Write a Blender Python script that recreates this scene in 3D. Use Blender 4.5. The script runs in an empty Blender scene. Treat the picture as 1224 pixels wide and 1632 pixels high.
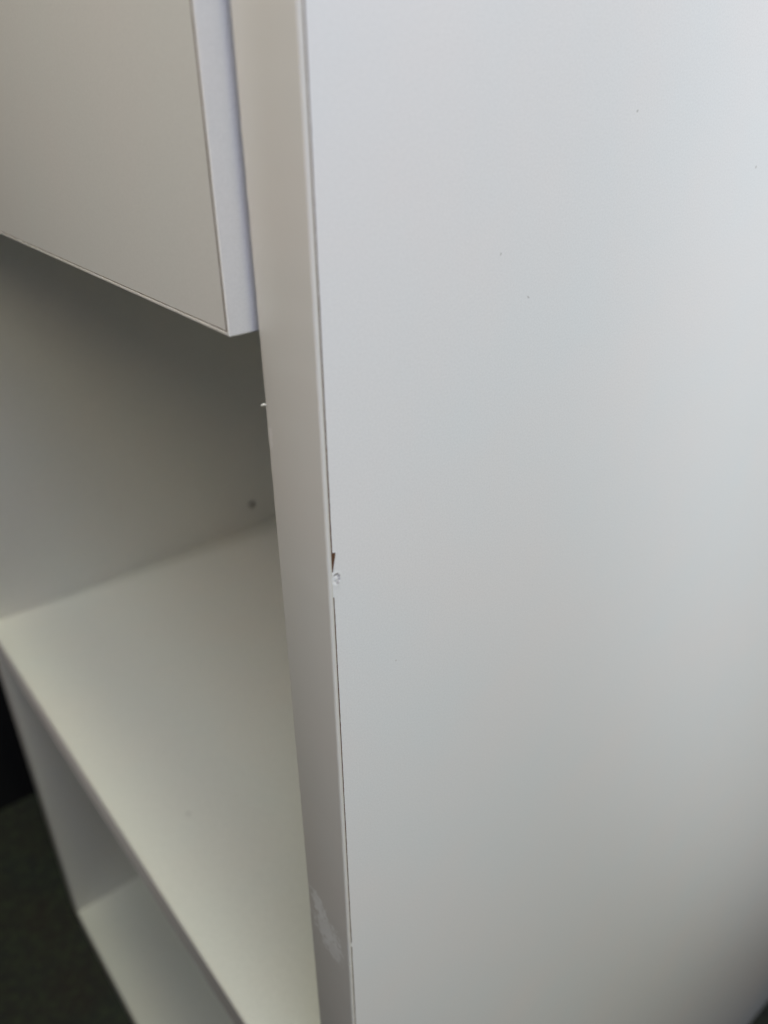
import bpy, bmesh, math, random
from mathutils import Vector, Matrix, noise
random.seed(4)
MM = 0.001
sc = bpy.context.scene
col = sc.collection

# ------------------------------------------------------------------ camera
cam_d = bpy.data.cameras.new("camera")
cam = bpy.data.objects.new("camera", cam_d)
col.objects.link(cam)
cam_d.sensor_fit = 'HORIZONTAL'
cam_d.sensor_width = 5.0
cam_d.lens = 1296.1 / 1224 * 5.0
cam_d.clip_start = 0.002
cam_d.clip_end = 50
cam_d.dof.use_dof = True
cam_d.dof.focus_distance = 0.158
cam_d.dof.aperture_fstop = cam_d.lens / 2.1
cx = Vector((0.6316, 0.7752, -0.0117)).normalized()
cz = Vector((-0.6799, 0.5466, -0.4888)).normalized()      # viewing direction
cy = cz.cross(cx).normalized()                             # image down
cx = cy.cross(cz).normalized()
M = Matrix.Identity(4)
for i in range(3):
    M[i][0] = cx[i]; M[i][1] = -cy[i]; M[i][2] = -cz[i]
M[0][3], M[1][3], M[2][3] = 95.83 * MM, -64.65 * MM, 73.06 * MM
cam.matrix_world = M
sc.camera = cam

# ------------------------------------------------------------------ world and unseen lamps, fitted to the surface brightness
w = bpy.data.worlds.new("World"); sc.world = w; w.use_nodes = True
bg = w.node_tree.nodes['Background']
bg.inputs['Color'].default_value = (0.86, 0.93, 1.0, 1)
bg.inputs['Strength'].default_value = 0.002

def area(name, loc, target, sx, sy, power, color):
    l = bpy.data.lights.new(name, 'AREA'); l.shape = 'RECTANGLE'
    l.size = sx; l.size_y = sy; l.energy = power; l.color = color
    o = bpy.data.objects.new(name, l); col.objects.link(o)
    o.location = loc
    o.rotation_euler = (Vector(target) - Vector(loc)).to_track_quat('-Z', 'Y').to_euler()
    return o
def spot(name, loc, target, radius, angle, blend, power, color):
    l = bpy.data.lights.new(name, 'SPOT'); l.shadow_soft_size = radius
    l.spot_size = math.radians(angle); l.spot_blend = blend; l.energy = power; l.color = color
    o = bpy.data.objects.new(name, l); col.objects.link(o); o.location = loc
    o.rotation_euler = (Vector(target) - Vector(loc)).to_track_quat('-Z', 'Y').to_euler()
    return o
area("upper_fill", (-0.3, -0.4, 1.0), (-0.2, 0.05, -0.2), 0.3, 0.3, 1.223, (0.823, 1.000, 0.898))  # unseen fill from above, added at a fitted power
area("near_front_fill", (0, -0.25, 0.32), (0, 0.1, -0.05), 0.12, 0.12, 0.713, (1.000, 0.893, 0.693))  # close fill added to lift the upper edge strip
area("overhead_fill", (-0.2, -0.1, 1.5), (0, 0.1, -0.05), 0.3, 0.3, 5.790, (1.000, 0.982, 0.691))  # overhead fill added for brightness, stands for no known fixture
spot("shelf_fill_spot", (-0.45, -0.9, 0.2), (-0.27, 0.12, -0.24), 0.06, 24, 1.0, 9.526, (1.000, 0.930, 0.908))  # added narrow beam, brightens the shelf and spares the edge strip
area("window_light", (0.5, 0.3, 0.3), (0, 0.2, -0.1), 0.25, 0.25, 1.463, (0.675, 0.796, 1.000))
area("right_fill", (0.3, -0.1, 0.35), (0, 0.1, -0.05), 0.2, 0.2, 1.101, (0.759, 0.804, 1.000))  # small close fill added on the right-hand side
area("front_fill", (0.4, -0.6, 0.4), (0, 0.1, -0.05), 0.3, 0.3, 0.342, (0.485, 0.465, 1.000))  # weak unseen fill added in front
spot("shadow_edge_spot", (1, 0.2, 0.3), (0, 0.5, 0.05), 0.03, 50, 0.4, 10.663, (0.828, 0.888, 1.000))  # added spot, its cone edge shapes the diagonal shadow on the side panel
spot("rear_shadow_edge_spot", (0.8, 0.9, 0.5), (0, 0.5, 0.1), 0.03, 52, 0.4, 14.667, (1.000, 0.840, 0.485))  # second added spot, cone edge shaping the same diagonal from behind
spot("low_side_fill_spot", (0.9, 0.0, 0.2), (0, 0.1, -0.1), 0.05, 40, 0.9, 4.181, (1.000, 0.973, 0.525))  # unseen side fill added for the panel's brightness, no window there

sc.view_settings.view_transform = 'Standard'
sc.view_settings.look = 'None'
sc.view_settings.exposure = 0
sc.view_settings.gamma = 1

# ------------------------------------------------------------------ materials
def mat(name, color, rough=0.45, spec=0.4):
    m = bpy.data.materials.new(name); m.use_nodes = True
    b = m.node_tree.nodes['Principled BSDF']
    b.inputs['Base Color'].default_value = (*color, 1)
    b.inputs['Roughness'].default_value = rough
    b.inputs['Specular IOR Level'].default_value = spec
    return m, m.node_tree, b

def N(nt, t, **kw):
    n = nt.nodes.new(t)
    for k, v in kw.items(): setattr(n, k, v)
    return n

def math_n(nt, op, a, b=None, clamp=False):
    n = N(nt, 'ShaderNodeMath', operation=op, use_clamp=clamp)
    for i, v in enumerate((a, b)):
        if v is None: continue
        if isinstance(v, (int, float)): n.inputs[i].default_value = v
        else: nt.links.new(v, n.inputs[i])
    return n.outputs[0]

def mix(nt, fac, a, b):
    n = N(nt, 'ShaderNodeMix', data_type='RGBA')
    if isinstance(fac, (int, float)): n.inputs[0].default_value = fac
    else: nt.links.new(fac, n.inputs[0])
    for i, v in ((6, a), (7, b)):
        if isinstance(v, tuple): n.inputs[i].default_value = (*v, 1)
        else: nt.links.new(v, n.inputs[i])
    return n.outputs[2]

def melamine(name, base, warm, cool, rough=0.42, spec=0.4, specks_and_shade=(), scuffs=(), grain=0.05, gscale=3600):
    """White laminate: faint blotches, fine grain, orange-peel relief, specks and rubbed marks."""
    m, nt, b = mat(name, base, rough, spec)
    tc = N(nt, 'ShaderNodeTexCoord').outputs['Object']
    def noise_n(scale, detail=3, r=0.55):
        n = N(nt, 'ShaderNodeTexNoise'); n.inputs['Scale'].default_value = scale
        n.inputs['Detail'].default_value = detail; n.inputs['Roughness'].default_value = r
        nt.links.new(tc, n.inputs['Vector']); return n.outputs[0]
    blot = noise_n(26, 5)
    f = math_n(nt, 'MULTIPLY_ADD', blot, 2.2); nt.nodes[-1].inputs[2].default_value = -0.6
    nt.nodes[-1].use_clamp = True
    c = mix(nt, f, warm, cool)
    fine = noise_n(gscale, 3, 0.75)
    g = math_n(nt, 'SUBTRACT', fine, 0.5)
    g = math_n(nt, 'MULTIPLY', g, grain * 2)
    g = math_n(nt, 'ADD', g, 1.0)
    vm = N(nt, 'ShaderNodeVectorMath', operation='SCALE')
    nt.links.new(c, vm.inputs[0]); nt.links.new(g, vm.inputs['Scale'])
    c = vm.outputs[0]
    for (p, r, dark, stretch, ang) in specks_and_shade:
        mp = N(nt, 'ShaderNodeMapping', vector_type='TEXTURE')
        mp.inputs['Location'].default_value = p
        mp.inputs['Rotation'].default_value = (ang, 0, 0)
        mp.inputs['Scale'].default_value = (1, stretch, 1)
        nt.links.new(tc, mp.inputs['Vector'])
        ln = N(nt, 'ShaderNodeVectorMath', operation='LENGTH'); nt.links.new(mp.outputs[0], ln.inputs[0])
        k = N(nt, 'ShaderNodeMapRange'); nt.links.new(ln.outputs['Value'], k.inputs[0])
        k.inputs[1].default_value = r; k.inputs[2].default_value = r * 0.4
        c = mix(nt, math_n(nt, 'MULTIPLY', k.outputs[0], 0.8), c, dark)
    for (p, ang, sy, sz, colr, amt, axis) in scuffs:
        mp = N(nt, 'ShaderNodeMapping', vector_type='TEXTURE')
        mp.inputs['Location'].default_value = p
        mp.inputs['Rotation'].default_value = (0, ang, 0) if axis == 'y' else (ang, 0, 0)
        mp.inputs['Scale'].default_value = (sy, 1, sz) if axis == 'y' else (1, sy, sz)
        nt.links.new(tc, mp.inputs['Vector'])
        ln = N(nt, 'ShaderNodeVectorMath', operation='LENGTH'); nt.links.new(mp.outputs[0], ln.inputs[0])
        nz = noise_n(520, 4, 0.65)
        d = math_n(nt, 'ADD', ln.outputs['Value'], math_n(nt, 'MULTIPLY', math_n(nt, 'SUBTRACT', nz, 0.5), 3.0))
        k = N(nt, 'ShaderNodeMapRange'); nt.links.new(d, k.inputs[0])
        k.inputs[1].default_value = 1.0; k.inputs[2].default_value = 0.6
        c = mix(nt, math_n(nt, 'MULTIPLY', k.outputs[0], amt), c, colr)
    nt.links.new(c, b.inputs['Base Color'])
    bp = N(nt, 'ShaderNodeBump'); bp.inputs['Strength'].default_value = 0.12
    bp.inputs['Distance'].default_value = 0.00006
    nt.links.new(noise_n(1400, 3), bp.inputs['Height'])
    nt.links.new(bp.outputs[0], b.inputs['Normal'])
    r_ = N(nt, 'ShaderNodeMapRange'); nt.links.new(noise_n(140, 3), r_.inputs[0])
    r_.inputs[3].default_value = rough - 0.05; r_.inputs[4].default_value = rough + 0.06
    nt.links.new(r_.outputs[0], b.inputs['Roughness'])
    return m

DK = (0.46, 0.45, 0.43)
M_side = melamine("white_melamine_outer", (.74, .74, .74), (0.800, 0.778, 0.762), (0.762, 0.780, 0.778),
    specks_and_shade=[((0, .0711, .0641), .00030, DK, 1.3, 0.3), ((0, .0458, .0356), .00022, DK, 2.2, -0.6),
            ((0, .0381, .0441), .00022, (.4, .39, .36), 1.6, 1.2), ((0, .1161, .0514), .0004, DK, 1, 0),
            ((0, .00145, -.00425), .00036, (.26, .24, .26), 1, 0), ((0, .00185, -.00425), .0004, (.26, .24, .26), 1, 0),  # shade of the dent painted as a grey arc, continued on the next row
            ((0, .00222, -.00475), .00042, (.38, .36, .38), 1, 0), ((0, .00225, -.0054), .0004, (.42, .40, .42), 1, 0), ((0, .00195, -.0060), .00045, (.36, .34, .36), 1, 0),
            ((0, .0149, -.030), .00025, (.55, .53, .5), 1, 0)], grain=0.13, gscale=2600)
M_in = melamine("white_melamine_inner", (.80, .80, .78), (0.84, 0.83, 0.765), (0.82, 0.835, 0.775),
    specks_and_shade=[((-.1717, .0289, -.2392), .0015, (.62, .61, .57), 1, 0)], grain=0.12, gscale=900)
M_band = melamine("white_edge_band", (.67, .66, .63), (0.715, 0.685, 0.65), (0.695, 0.695, 0.665), rough=0.38,
    scuffs=[((-.0116, 0, -.1045), math.radians(-18), .0030, .0046, (.97, .98, .97), .85, 'y'),
            ((-.0092, 0, -.1110), math.radians(-30), .0060, .0052, (.95, .96, .95), .75, 'y'),
            ((-.0068, 0, -.1150), math.radians(-38), .0058, .0044, (.95, .96, .95), .6, 'y'),
            ((-.0150, 0, .0165), 0, .0006, .0022, (.85, .83, .82), .6, 'y')], grain=0.035)
M_front = melamine("white_melamine_front", (.72, .71, .68), (0.735, 0.715, 0.69), (0.715, 0.72, 0.695), grain=0.08, gscale=2200)

def chipboard():
    m, nt, b = mat("brown_chipboard_core", (0.13, 0.065, 0.032), 0.9, 0.1)
    tc = N(nt, 'ShaderNodeTexCoord').outputs['Object']
    n = N(nt, 'ShaderNodeTexNoise'); n.inputs['Scale'].default_value = 1600; n.inputs['Detail'].default_value = 4
    nt.links.new(tc, n.inputs['Vector'])
    c = mix(nt, n.outputs[0], (0.05, 0.022, 0.012), (0.24, 0.12, 0.06))
    nt.links.new(c, b.inputs['Base Color'])
    bp = N(nt, 'ShaderNodeBump'); bp.inputs['Strength'].default_value = 0.6; bp.inputs['Distance'].default_value = 0.0002
    nt.links.new(n.outputs[0], bp.inputs['Height']); nt.links.new(bp.outputs[0], b.inputs['Normal'])
    return m
M_core = chipboard()
M_glue = mat("brown_glue_line", (0.12, 0.062, 0.036), 0.8, 0.1)[0]
M_flake = mat("white_plastic_flake", (0.9, 0.9, 0.86), 0.4)[0]
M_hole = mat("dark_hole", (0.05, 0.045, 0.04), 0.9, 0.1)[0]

def floor_mat():
    m, nt, b = mat("dark_floor", (0.02, 0.022, 0.018), 0.85, 0.15)
    tc = N(nt, 'ShaderNodeTexCoord').outputs['Object']
    def nz(s, d):
        n = N(nt, 'ShaderNodeTexNoise'); n.inputs['Scale'].default_value = s; n.inputs['Detail'].default_value = d
        n.inputs['Roughness'].default_value = 0.65
        nt.links.new(tc, n.inputs['Vector']); return n.outputs[0]
    k = N(nt, 'ShaderNodeMapRange'); nt.links.new(nz(14, 5), k.inputs[0])
    k.inputs[1].default_value = .35; k.inputs[2].default_value = .65
    c = mix(nt, k.outputs[0], (0.042, 0.038, 0.034), (0.036, 0.043, 0.040))
    k2 = N(nt, 'ShaderNodeMapRange'); nt.links.new(nz(160, 4), k2.inputs[0])
    k2.inputs[1].default_value = .45; k2.inputs[2].default_value = .75
    c = mix(nt, k2.outputs[0], c, (0.060, 0.074, 0.046))
    nt.links.new(c, b.inputs['Base Color'])
    bp = N(nt, 'ShaderNodeBump'); bp.inputs['Strength'].default_value = 0.8; bp.inputs['Distance'].default_value = 0.0015
    nt.links.new(nz(160, 4), bp.inputs['Height']); nt.links.new(bp.outputs[0], b.inputs['Normal'])
    return m
M_floor = floor_mat()
def wall_mat():
    m, nt, b = mat("near_black_wall", (0.006, 0.007, 0.009), 0.8, 0.1)
    n = N(nt, 'ShaderNodeTexNoise'); n.inputs['Scale'].default_value = 30; n.inputs['Detail'].default_value = 5
    nt.links.new(N(nt, 'ShaderNodeTexCoord').outputs['Object'], n.inputs['Vector'])
    nt.links.new(mix(nt, n.outputs[0], (0.014, 0.015, 0.019), (0.026, 0.026, 0.028)), b.inputs['Base Color'])
    return m
M_wall = wall_mat()

# ------------------------------------------------------------------ mesh helpers (millimetres in, metres out)
def link(name, bm, m, parent=None, smooth=False):
    bmesh.ops.recalc_face_normals(bm, faces=bm.faces)
    me = bpy.data.meshes.new(name)
    for v in bm.verts: v.co *= MM
    bm.to_mesh(me); bm.free()
    if smooth:
        for p in me.polygons: p.use_smooth = True
    me.materials.append(m)
    o = bpy.data.objects.new(name, me); col.objects.link(o)
    o.parent = parent
    return o

def box(x0, x1, y0, y1, z0, z1, bev=0.0, seg=2):
    bm = bmesh.new()
    bmesh.ops.create_cube(bm, size=1)
    for v in bm.verts:
        v.co = Vector((x0 if v.co.x < 0 else x1, y0 if v.co.y < 0 else y1, z0 if v.co.z < 0 else z1))
    if bev:
        bmesh.ops.bevel(bm, geom=list(bm.edges), offset=bev, segments=seg, profile=0.5, affect='EDGES')
    return bm

def add_box(bm, *a, bev=0.0):
    b = box(*a, bev=bev); me = bpy.data.meshes.new('t'); b.to_mesh(me); b.free()
    bm.from_mesh(me); bpy.data.meshes.remove(me)

def profile(pts, z0, z1, nz=1, wob=None):
    """Extrude a closed outline in x-y along z, optionally nudging each ring."""
    bm = bmesh.new(); rings = []
    for k in range(nz + 1):
        z = z0 + (z1 - z0) * k / nz
        rings.append([bm.verts.new((x + (wob(x, y, z)[0] if wob else 0), y + (wob(x, y, z)[1] if wob else 0), z)) for x, y in pts])
    n = len(pts)
    for a, b in zip(rings, rings[1:]):
        for i in range(n): bm.faces.new((a[i], a[(i + 1) % n], b[(i + 1) % n], b[i]))
    bm.faces.new(rings[0][::-1]); bm.faces.new(rings[-1])
    return bm

# ------------------------------------------------------------------ dimensions (mm)
T = 16.0
W = 404.1
DEPTH = 402.0
ZB, ZT = -545.4, 236.0
ZS = -239.2
BAND = 0.85        # edge band thickness

cab = bpy.data.objects.new("storage_cabinet", None); col.objects.link(cab)
cab["label"] = "white laminate cabinet with drawer, open shelves and chipped edge, standing on dark floor"
cab["category"] = "cabinet"

# ------------------------------------------------------------------ right side panel: core, skins, edge band
def seam_gap(z):
    g = (0.29 if z > 0.4 else 0.25) + 0.05 * noise.noise(Vector((0, 0, z * 0.11))) + 0.05 * noise.noise(Vector((3, 0, z * 0.9)))
    return max(0.05, g)
def skin_edge(z):
    """y of the front edge of the outer skin at height z: seam, chip and smeared filler."""
    e = BAND + seam_gap(z)
    if -3.1 < z < 0.35:                       # triangular chip, wide at its top
        e += 0.72 * (max(0.0, (z + 3.1) / 3.4)) ** 0.85 * (1.0 if z < 0.2 else 0.75) + 0.05 * noise.noise(Vector((z * 4, 1, 0)))
    if -8.7 < z < -3.5:                       # filler closes the seam here
        e = BAND - 0.12
    if -107.6 < z < -106.4: e = BAND - 0.1
    return e

core = link("side_panel", box(-T + 0.3, -0.3, BAND + .02, DEPTH, ZB, ZT), M_core, cab)
core["label"] = "right side panel with brown core showing at the chipped seam"

def outer_skin():
    zs = []
    z = ZB
    while z < ZT:
        zs.append(z)
        if -12 < z < 3: z += 0.12
        elif -170 < z < 70: z += 0.6
        else: z += 12
    zs.append(ZT)
    ys = [1.0 + 0.1 * i for i in range(24)] + [3.6, 4.2, 5, 6.5, 9, 14, 24, 50, 100, 200, 300, DEPTH]
    bm = bmesh.new(); rows = []
    for z in zs:
        e = skin_edge(z); row = [bm.verts.new((-0.04, e, z)), bm.verts.new((-0.015, e, z))]
        for i, y in enumerate(ys):
            yy = e + 0.03 + (y - 1.0) * (3.6 - e - .03) / 2.6 if y < 3.6 else y
            x = 0.0
            # small crater with a soft raised rim
            if y < 4.2 and -9.5 < z < -1.5:
                dy, dz = (yy - 1.72) / 0.72, (z + 5.15) / 0.95
                r = math.hypot(dy, dz) + 0.1 * noise.noise(Vector((yy * 2, z * 2, 4)))
                x -= 0.13 * math.exp(-((r - 0.72) / 0.26) ** 2) * (1.0 if dz > -0.6 else 0.6)
                x += 0.04 * math.exp(-((r - 1.35) / 0.25) ** 2)
                x += 0.02 * math.exp(-(dy ** 2 + dz ** 2) * 5)
                x += 0.04 * math.exp(-((yy - 1.9) / .6) ** 2 - ((z + 6.7) / .6) ** 2)      # pale lump below it
            # laminate lifts slightly beside the chip
            if y < 3 and -3.2 < z < 0.6:
                x += 0.05 * math.exp(-((yy - e) / 0.22) ** 2)
            row.append(bm.verts.new((x, yy, z)))
        rows.append(row)
    for a, b in zip(rows, rows[1:]):
        for i in range(len(a) - 1): bm.faces.new((a[i], a[i + 1], b[i + 1], b[i]))
    return bm
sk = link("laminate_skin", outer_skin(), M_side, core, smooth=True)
def glue_line():
    bm = bmesh.new(); prev = None; z = -300.0
    while z < ZT - 1:
        e = skin_edge(z) + 0.12
        row = [bm.verts.new((-0.05, BAND - .1, z)), bm.verts.new((-0.05, e, z)), bm.verts.new((-0.3, e, z)), bm.verts.new((-0.3, BAND - .1, z))]
        if prev:
            for i in range(4): bm.faces.new((prev[i], prev[(i + 1) % 4], row[(i + 1) % 4], row[i]))
        prev = row; z += 0.12 if -12 < z < 3 else 0.6
    return bm
link("glue_line", glue_line(), M_glue, core)
link("laminate_skin", box(-T, -T + 0.3, BAND + .1, DEPTH, ZB, ZT), M_in, core)

def band_bm(x0, x1, y0, y1, z0, z1, r=0.42, n=220, chips=True):
    pts = [(x0, y1)]
    for k in range(6):
        a = math.pi + k / 5 * math.pi / 2
        pts.append((x0 + r + r * math.cos(a), y0 + r + r * math.sin(a)))
    for k in range(6):
        a = 1.5 * math.pi + k / 5 * math.pi / 2
        pts.append((x1 - r + r * math.cos(a), y0 + r + r * math.sin(a)))
    pts.append((x1, y1))
    def wob(x, y, z):
        s = 0.03 * noise.noise(Vector((x * .2, 7, z * 0.25)))
        dx = 0
        if chips and x < x0 + 1:
            dx = 0.12 * noise.noise(Vector((5, 0, z * 0.35))) * (1 if x < x0 + .3 else .5)
            if 15 < z < 19: dx -= 0.10 * math.exp(-((z - 17) / 1.2) ** 2)
        if x > x1 - .3: dx = 0.035 * noise.noise(Vector((9, 0, z * 0.3)))
        return (dx, s if y < y0 + .1 else 0)
    return profile(pts, z0, z1, n, wob)
link("edge_band", band_bm(-T, 0.03, 0, BAND, ZB, ZT, n=900), M_band, core, smooth=True)

# thin flake of plastic burr sticking out from the inner corner of the edge band
def flake():
    bm = bmesh.new()
    a = Vector((-15.6, 0.10, 22.45)); b = Vector((-17.35, -0.05, 21.75))
    n = 9; rings = []
    for k in range(n + 1):
        t = k / n; c = a.lerp(b, t); c.z += 0.12 * math.sin(t * 3.1)
        r = 0.06 + 0.30 * math.sin(math.pi * min(1, 0.12 + t * 0.88)) ** 0.8 * (0.45 + 0.75 * t)
        if k == n: r = 0.05
        rings.append([bm.verts.new((c.x + .15 * r * math.cos(q), c.y + r * 0.7 * math.cos(q), c.z + r * math.sin(q))) for q in [i / 10 * math.tau for i in range(10)]])
    for p, q in zip(rings, rings[1:]):
        for i in range(10): bm.faces.new((p[i], p[(i + 1) % 10], q[(i + 1) % 10], q[i]))
    bm.faces.new(rings[0]); bm.faces.new(rings[-1])
    return bm
link("splinter", flake(), M_flake, core, smooth=True)["label"] = "tiny white splinter on the inner corner of the edge band"

# ------------------------------------------------------------------ left side panel with a drilled peg hole
def panel_with_holes(x0, x1, y0, y1, z0, z1, holes, r, depth):
    """Box whose +x face has round blind holes (y, z)."""
    bm = box(x0, x1, y0, y1, z0, z1)
    face = [f for f in bm.faces if abs(f.calc_center_median().x - x1) < 1e-4]
    bmesh.ops.delete(bm, geom=face, context='FACES_ONLY')
    yc = sorted({y0, y1} | {c for h in holes for c in (h[0] - 6, h[0] + 6)})
    zc = sorted({z0, z1} | {c for h in holes for c in (h[1] - 6, h[1] + 6)})
    for i in range(len(yc) - 1):
        for j in range(len(zc) - 1):
            a, b, c, d = yc[i], yc[i + 1], zc[j], zc[j + 1]
            h = [h for h in holes if a < h[0] < b and c < h[1] < d and b - a < 13 and d - c < 13]
            if not h:
                bm.faces.new([bm.verts.new((x1, yy, zz)) for yy, zz in ((a, c), (b, c), (b, d), (a, d))]); continue
            hy, hz = h[0]; n = 24; inn, out, bot = [], [], []
            for k in range(n):
                q = (k + .5) / n * math.tau; cc, ss = math.cos(q), math.sin(q); m_ = max(abs(cc), abs(ss))
                inn.append(bm.verts.new((x1, hy + r * cc, hz + r * ss)))
                bot.append(bm.verts.new((x1 - depth, hy + r * cc, hz + r * ss)))
                out.append(bm.verts.new((x1, hy + 6 * cc / m_, hz + 6 * ss / m_)))
            for k in range(n):
                l = (k + 1) % n
                bm.faces.new((inn[k], inn[l], out[l], out[k])); bm.faces.new((inn[k], bot[k], bot[l], inn[l]))
            bm.faces.new(bot)
            for s in (1, 3, 5, 7):           # fill the four corners of the square
                q = s / 8 * math.tau; k = int(s * n / 8) - 1
                bm.faces.new((out[k % n], out[(k + 1) % n], bm.verts.new((x1, hy + 6 * math.copysign(1, math.cos(q)), hz + 6 * math.copysign(1, math.sin(q))))))
    bmesh.ops.remove_doubles(bm, verts=bm.verts, dist=1e-4)
    return bm
lp = link("side_panel", panel_with_holes(-W, -W + T, BAND, DEPTH, ZB, ZT, [(197.0, -222.4)], 3.1, 9), M_in, cab)
link("edge_band", band_bm(-W, -W + T, 0, BAND, ZB, ZT, n=60, chips=False), M_band, lp, smooth=True)
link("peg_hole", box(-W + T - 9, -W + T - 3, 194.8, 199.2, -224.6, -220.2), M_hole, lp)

# ------------------------------------------------------------------ shelf, bottom, top and back
def hband(x0, x1, zt, name_parent):
    bm = box(x0, x1, 0.05, BAND, zt - T, zt, bev=0.3, seg=3)
    return link("edge_band", bm, M_band, name_parent)
IX0, IX1 = -W + T, -T
sh = link("shelf", box(IX0, IX1, BAND, DEPTH - 6, ZS - T, ZS), M_in, cab); hband(IX0, IX1, ZS, sh)
bo = link("bottom_panel", box(IX0, IX1, BAND, DEPTH - 6, ZB, ZB + T), M_in, cab); hband(IX0, IX1, ZB + T, bo)
tp = link("top_panel", box(IX0, IX1, BAND, DEPTH - 6, ZT - T, ZT), M_in, cab); hband(IX0, IX1, ZT, tp)
link("back_panel", box(IX0, IX1, DEPTH - 6, DEPTH - 2, ZB, ZT), M_in, cab)

# ------------------------------------------------------------------ drawer, its front standing 4 mm proud
DZ0, DZ1 = 34.3, ZT - T - 3
DX0, DX1 = IX0 + 2, -18.0
DY = -4.2
fr = link("drawer_front", box(DX0 + .75, DX1 - .75, DY + .05, DY + T - .12, DZ0 + .75, DZ1 - .75), M_core, cab)
fr["label"] = "drawer front standing slightly proud of the side panel"
def face_skin():
    """Front laminate, its right and lower borders slightly ragged so the core shows as a hairline."""
    xs = [DX0 + .8 + (DX1 - DX0 - 1.6 - .1) * i / 400 for i in range(401)]
    bm = bmesh.new()
    top, bot = [], []
    for x in xs:
        e = DZ0 + .90 + 0.05 * noise.noise(Vector((x * .3, 0, 1)))
        bot.append([bm.verts.new((x, DY + .2, e)), bm.verts.new((x, DY, e))])
        top.append(bm.verts.new((x, DY, DZ1 - .8)))
    for i in range(len(xs) - 1):
        bm.faces.new((bot[i][0], bot[i + 1][0], bot[i + 1][1], bot[i][1]))
        if i < len(xs) - 2 or True:
            bm.faces.new((bot[i][1], bot[i + 1][1], top[i + 1], top[i]))
    # ragged right border as a narrow strip
    n = 300; prev = None
    for k in range(n + 1):
        z = DZ0 + .86 + (DZ1 - DZ0 - 1.66) * k / n
        x1 = DX1 - .92 - 0.10 * max(0, noise.noise(Vector((8, 0, z * .06)))) + 0.05 * noise.noise(Vector((2, 0, z * .35)))
        row = [bm.verts.new((xs[-1], DY, z)), bm.verts.new((x1, DY, z)), bm.verts.new((x1, DY + .2, z))]
        if prev:
            bm.faces.new((prev[0], prev[1], row[1], row[0])); bm.faces.new((prev[1], prev[2], row[2], row[1]))
        prev = row
    return bm
link("laminate_skin", face_skin(), M_front, fr)
link("edge_band", box(DX1 - .72, DX1, DY, DY + T, DZ0, DZ1, bev=.25, seg=3), M_side, fr)
link("edge_band", box(DX0, DX0 + .72, DY, DY + T, DZ0, DZ1, bev=.25, seg=3), M_side, fr)
link("edge_band", box(DX0 + .74, DX1 - .74, DY, DY + T, DZ0, DZ0 + .72, bev=.25, seg=3), M_band, fr)
link("edge_band", box(DX0 + .74, DX1 - .74, DY, DY + T, DZ1 - .72, DZ1, bev=.25, seg=3), M_band, fr)
bx = bmesh.new()
y0, y1 = DY + T, 360
add_box(bx, IX0 + 13, IX0 + 25, y0, y1, DZ0 + 14, DZ1 - 25)
add_box(bx, IX1 - 25, IX1 - 13, y0, y1, DZ0 + 14, DZ1 - 25)
add_box(bx, IX0 + 25.1, IX1 - 25.1, y1 - 12, y1, DZ0 + 14, DZ1 - 25)
add_box(bx, IX0 + 25.1, IX1 - 25.1, y0, y1 - 12.1, DZ0 + 20, DZ0 + 24)
link("drawer_box", bx, M_in, fr)

# ------------------------------------------------------------------ floor and wall
def sheet(name, pts, m):
    bm = bmesh.new(); bm.faces.new([bm.verts.new(p) for p in pts])
    o = link(name, bm, m); o["kind"] = "structure"; return o
fz = ZB - 0.6
fl = link("floor", box(-2500, 2500, -2500, 2500, fz - 40, fz), M_floor); fl["kind"] = "structure"
wl = link("wall", box(-680, -552, -2500, 2500, fz + .3, 1900), M_wall); wl["kind"] = "structure"
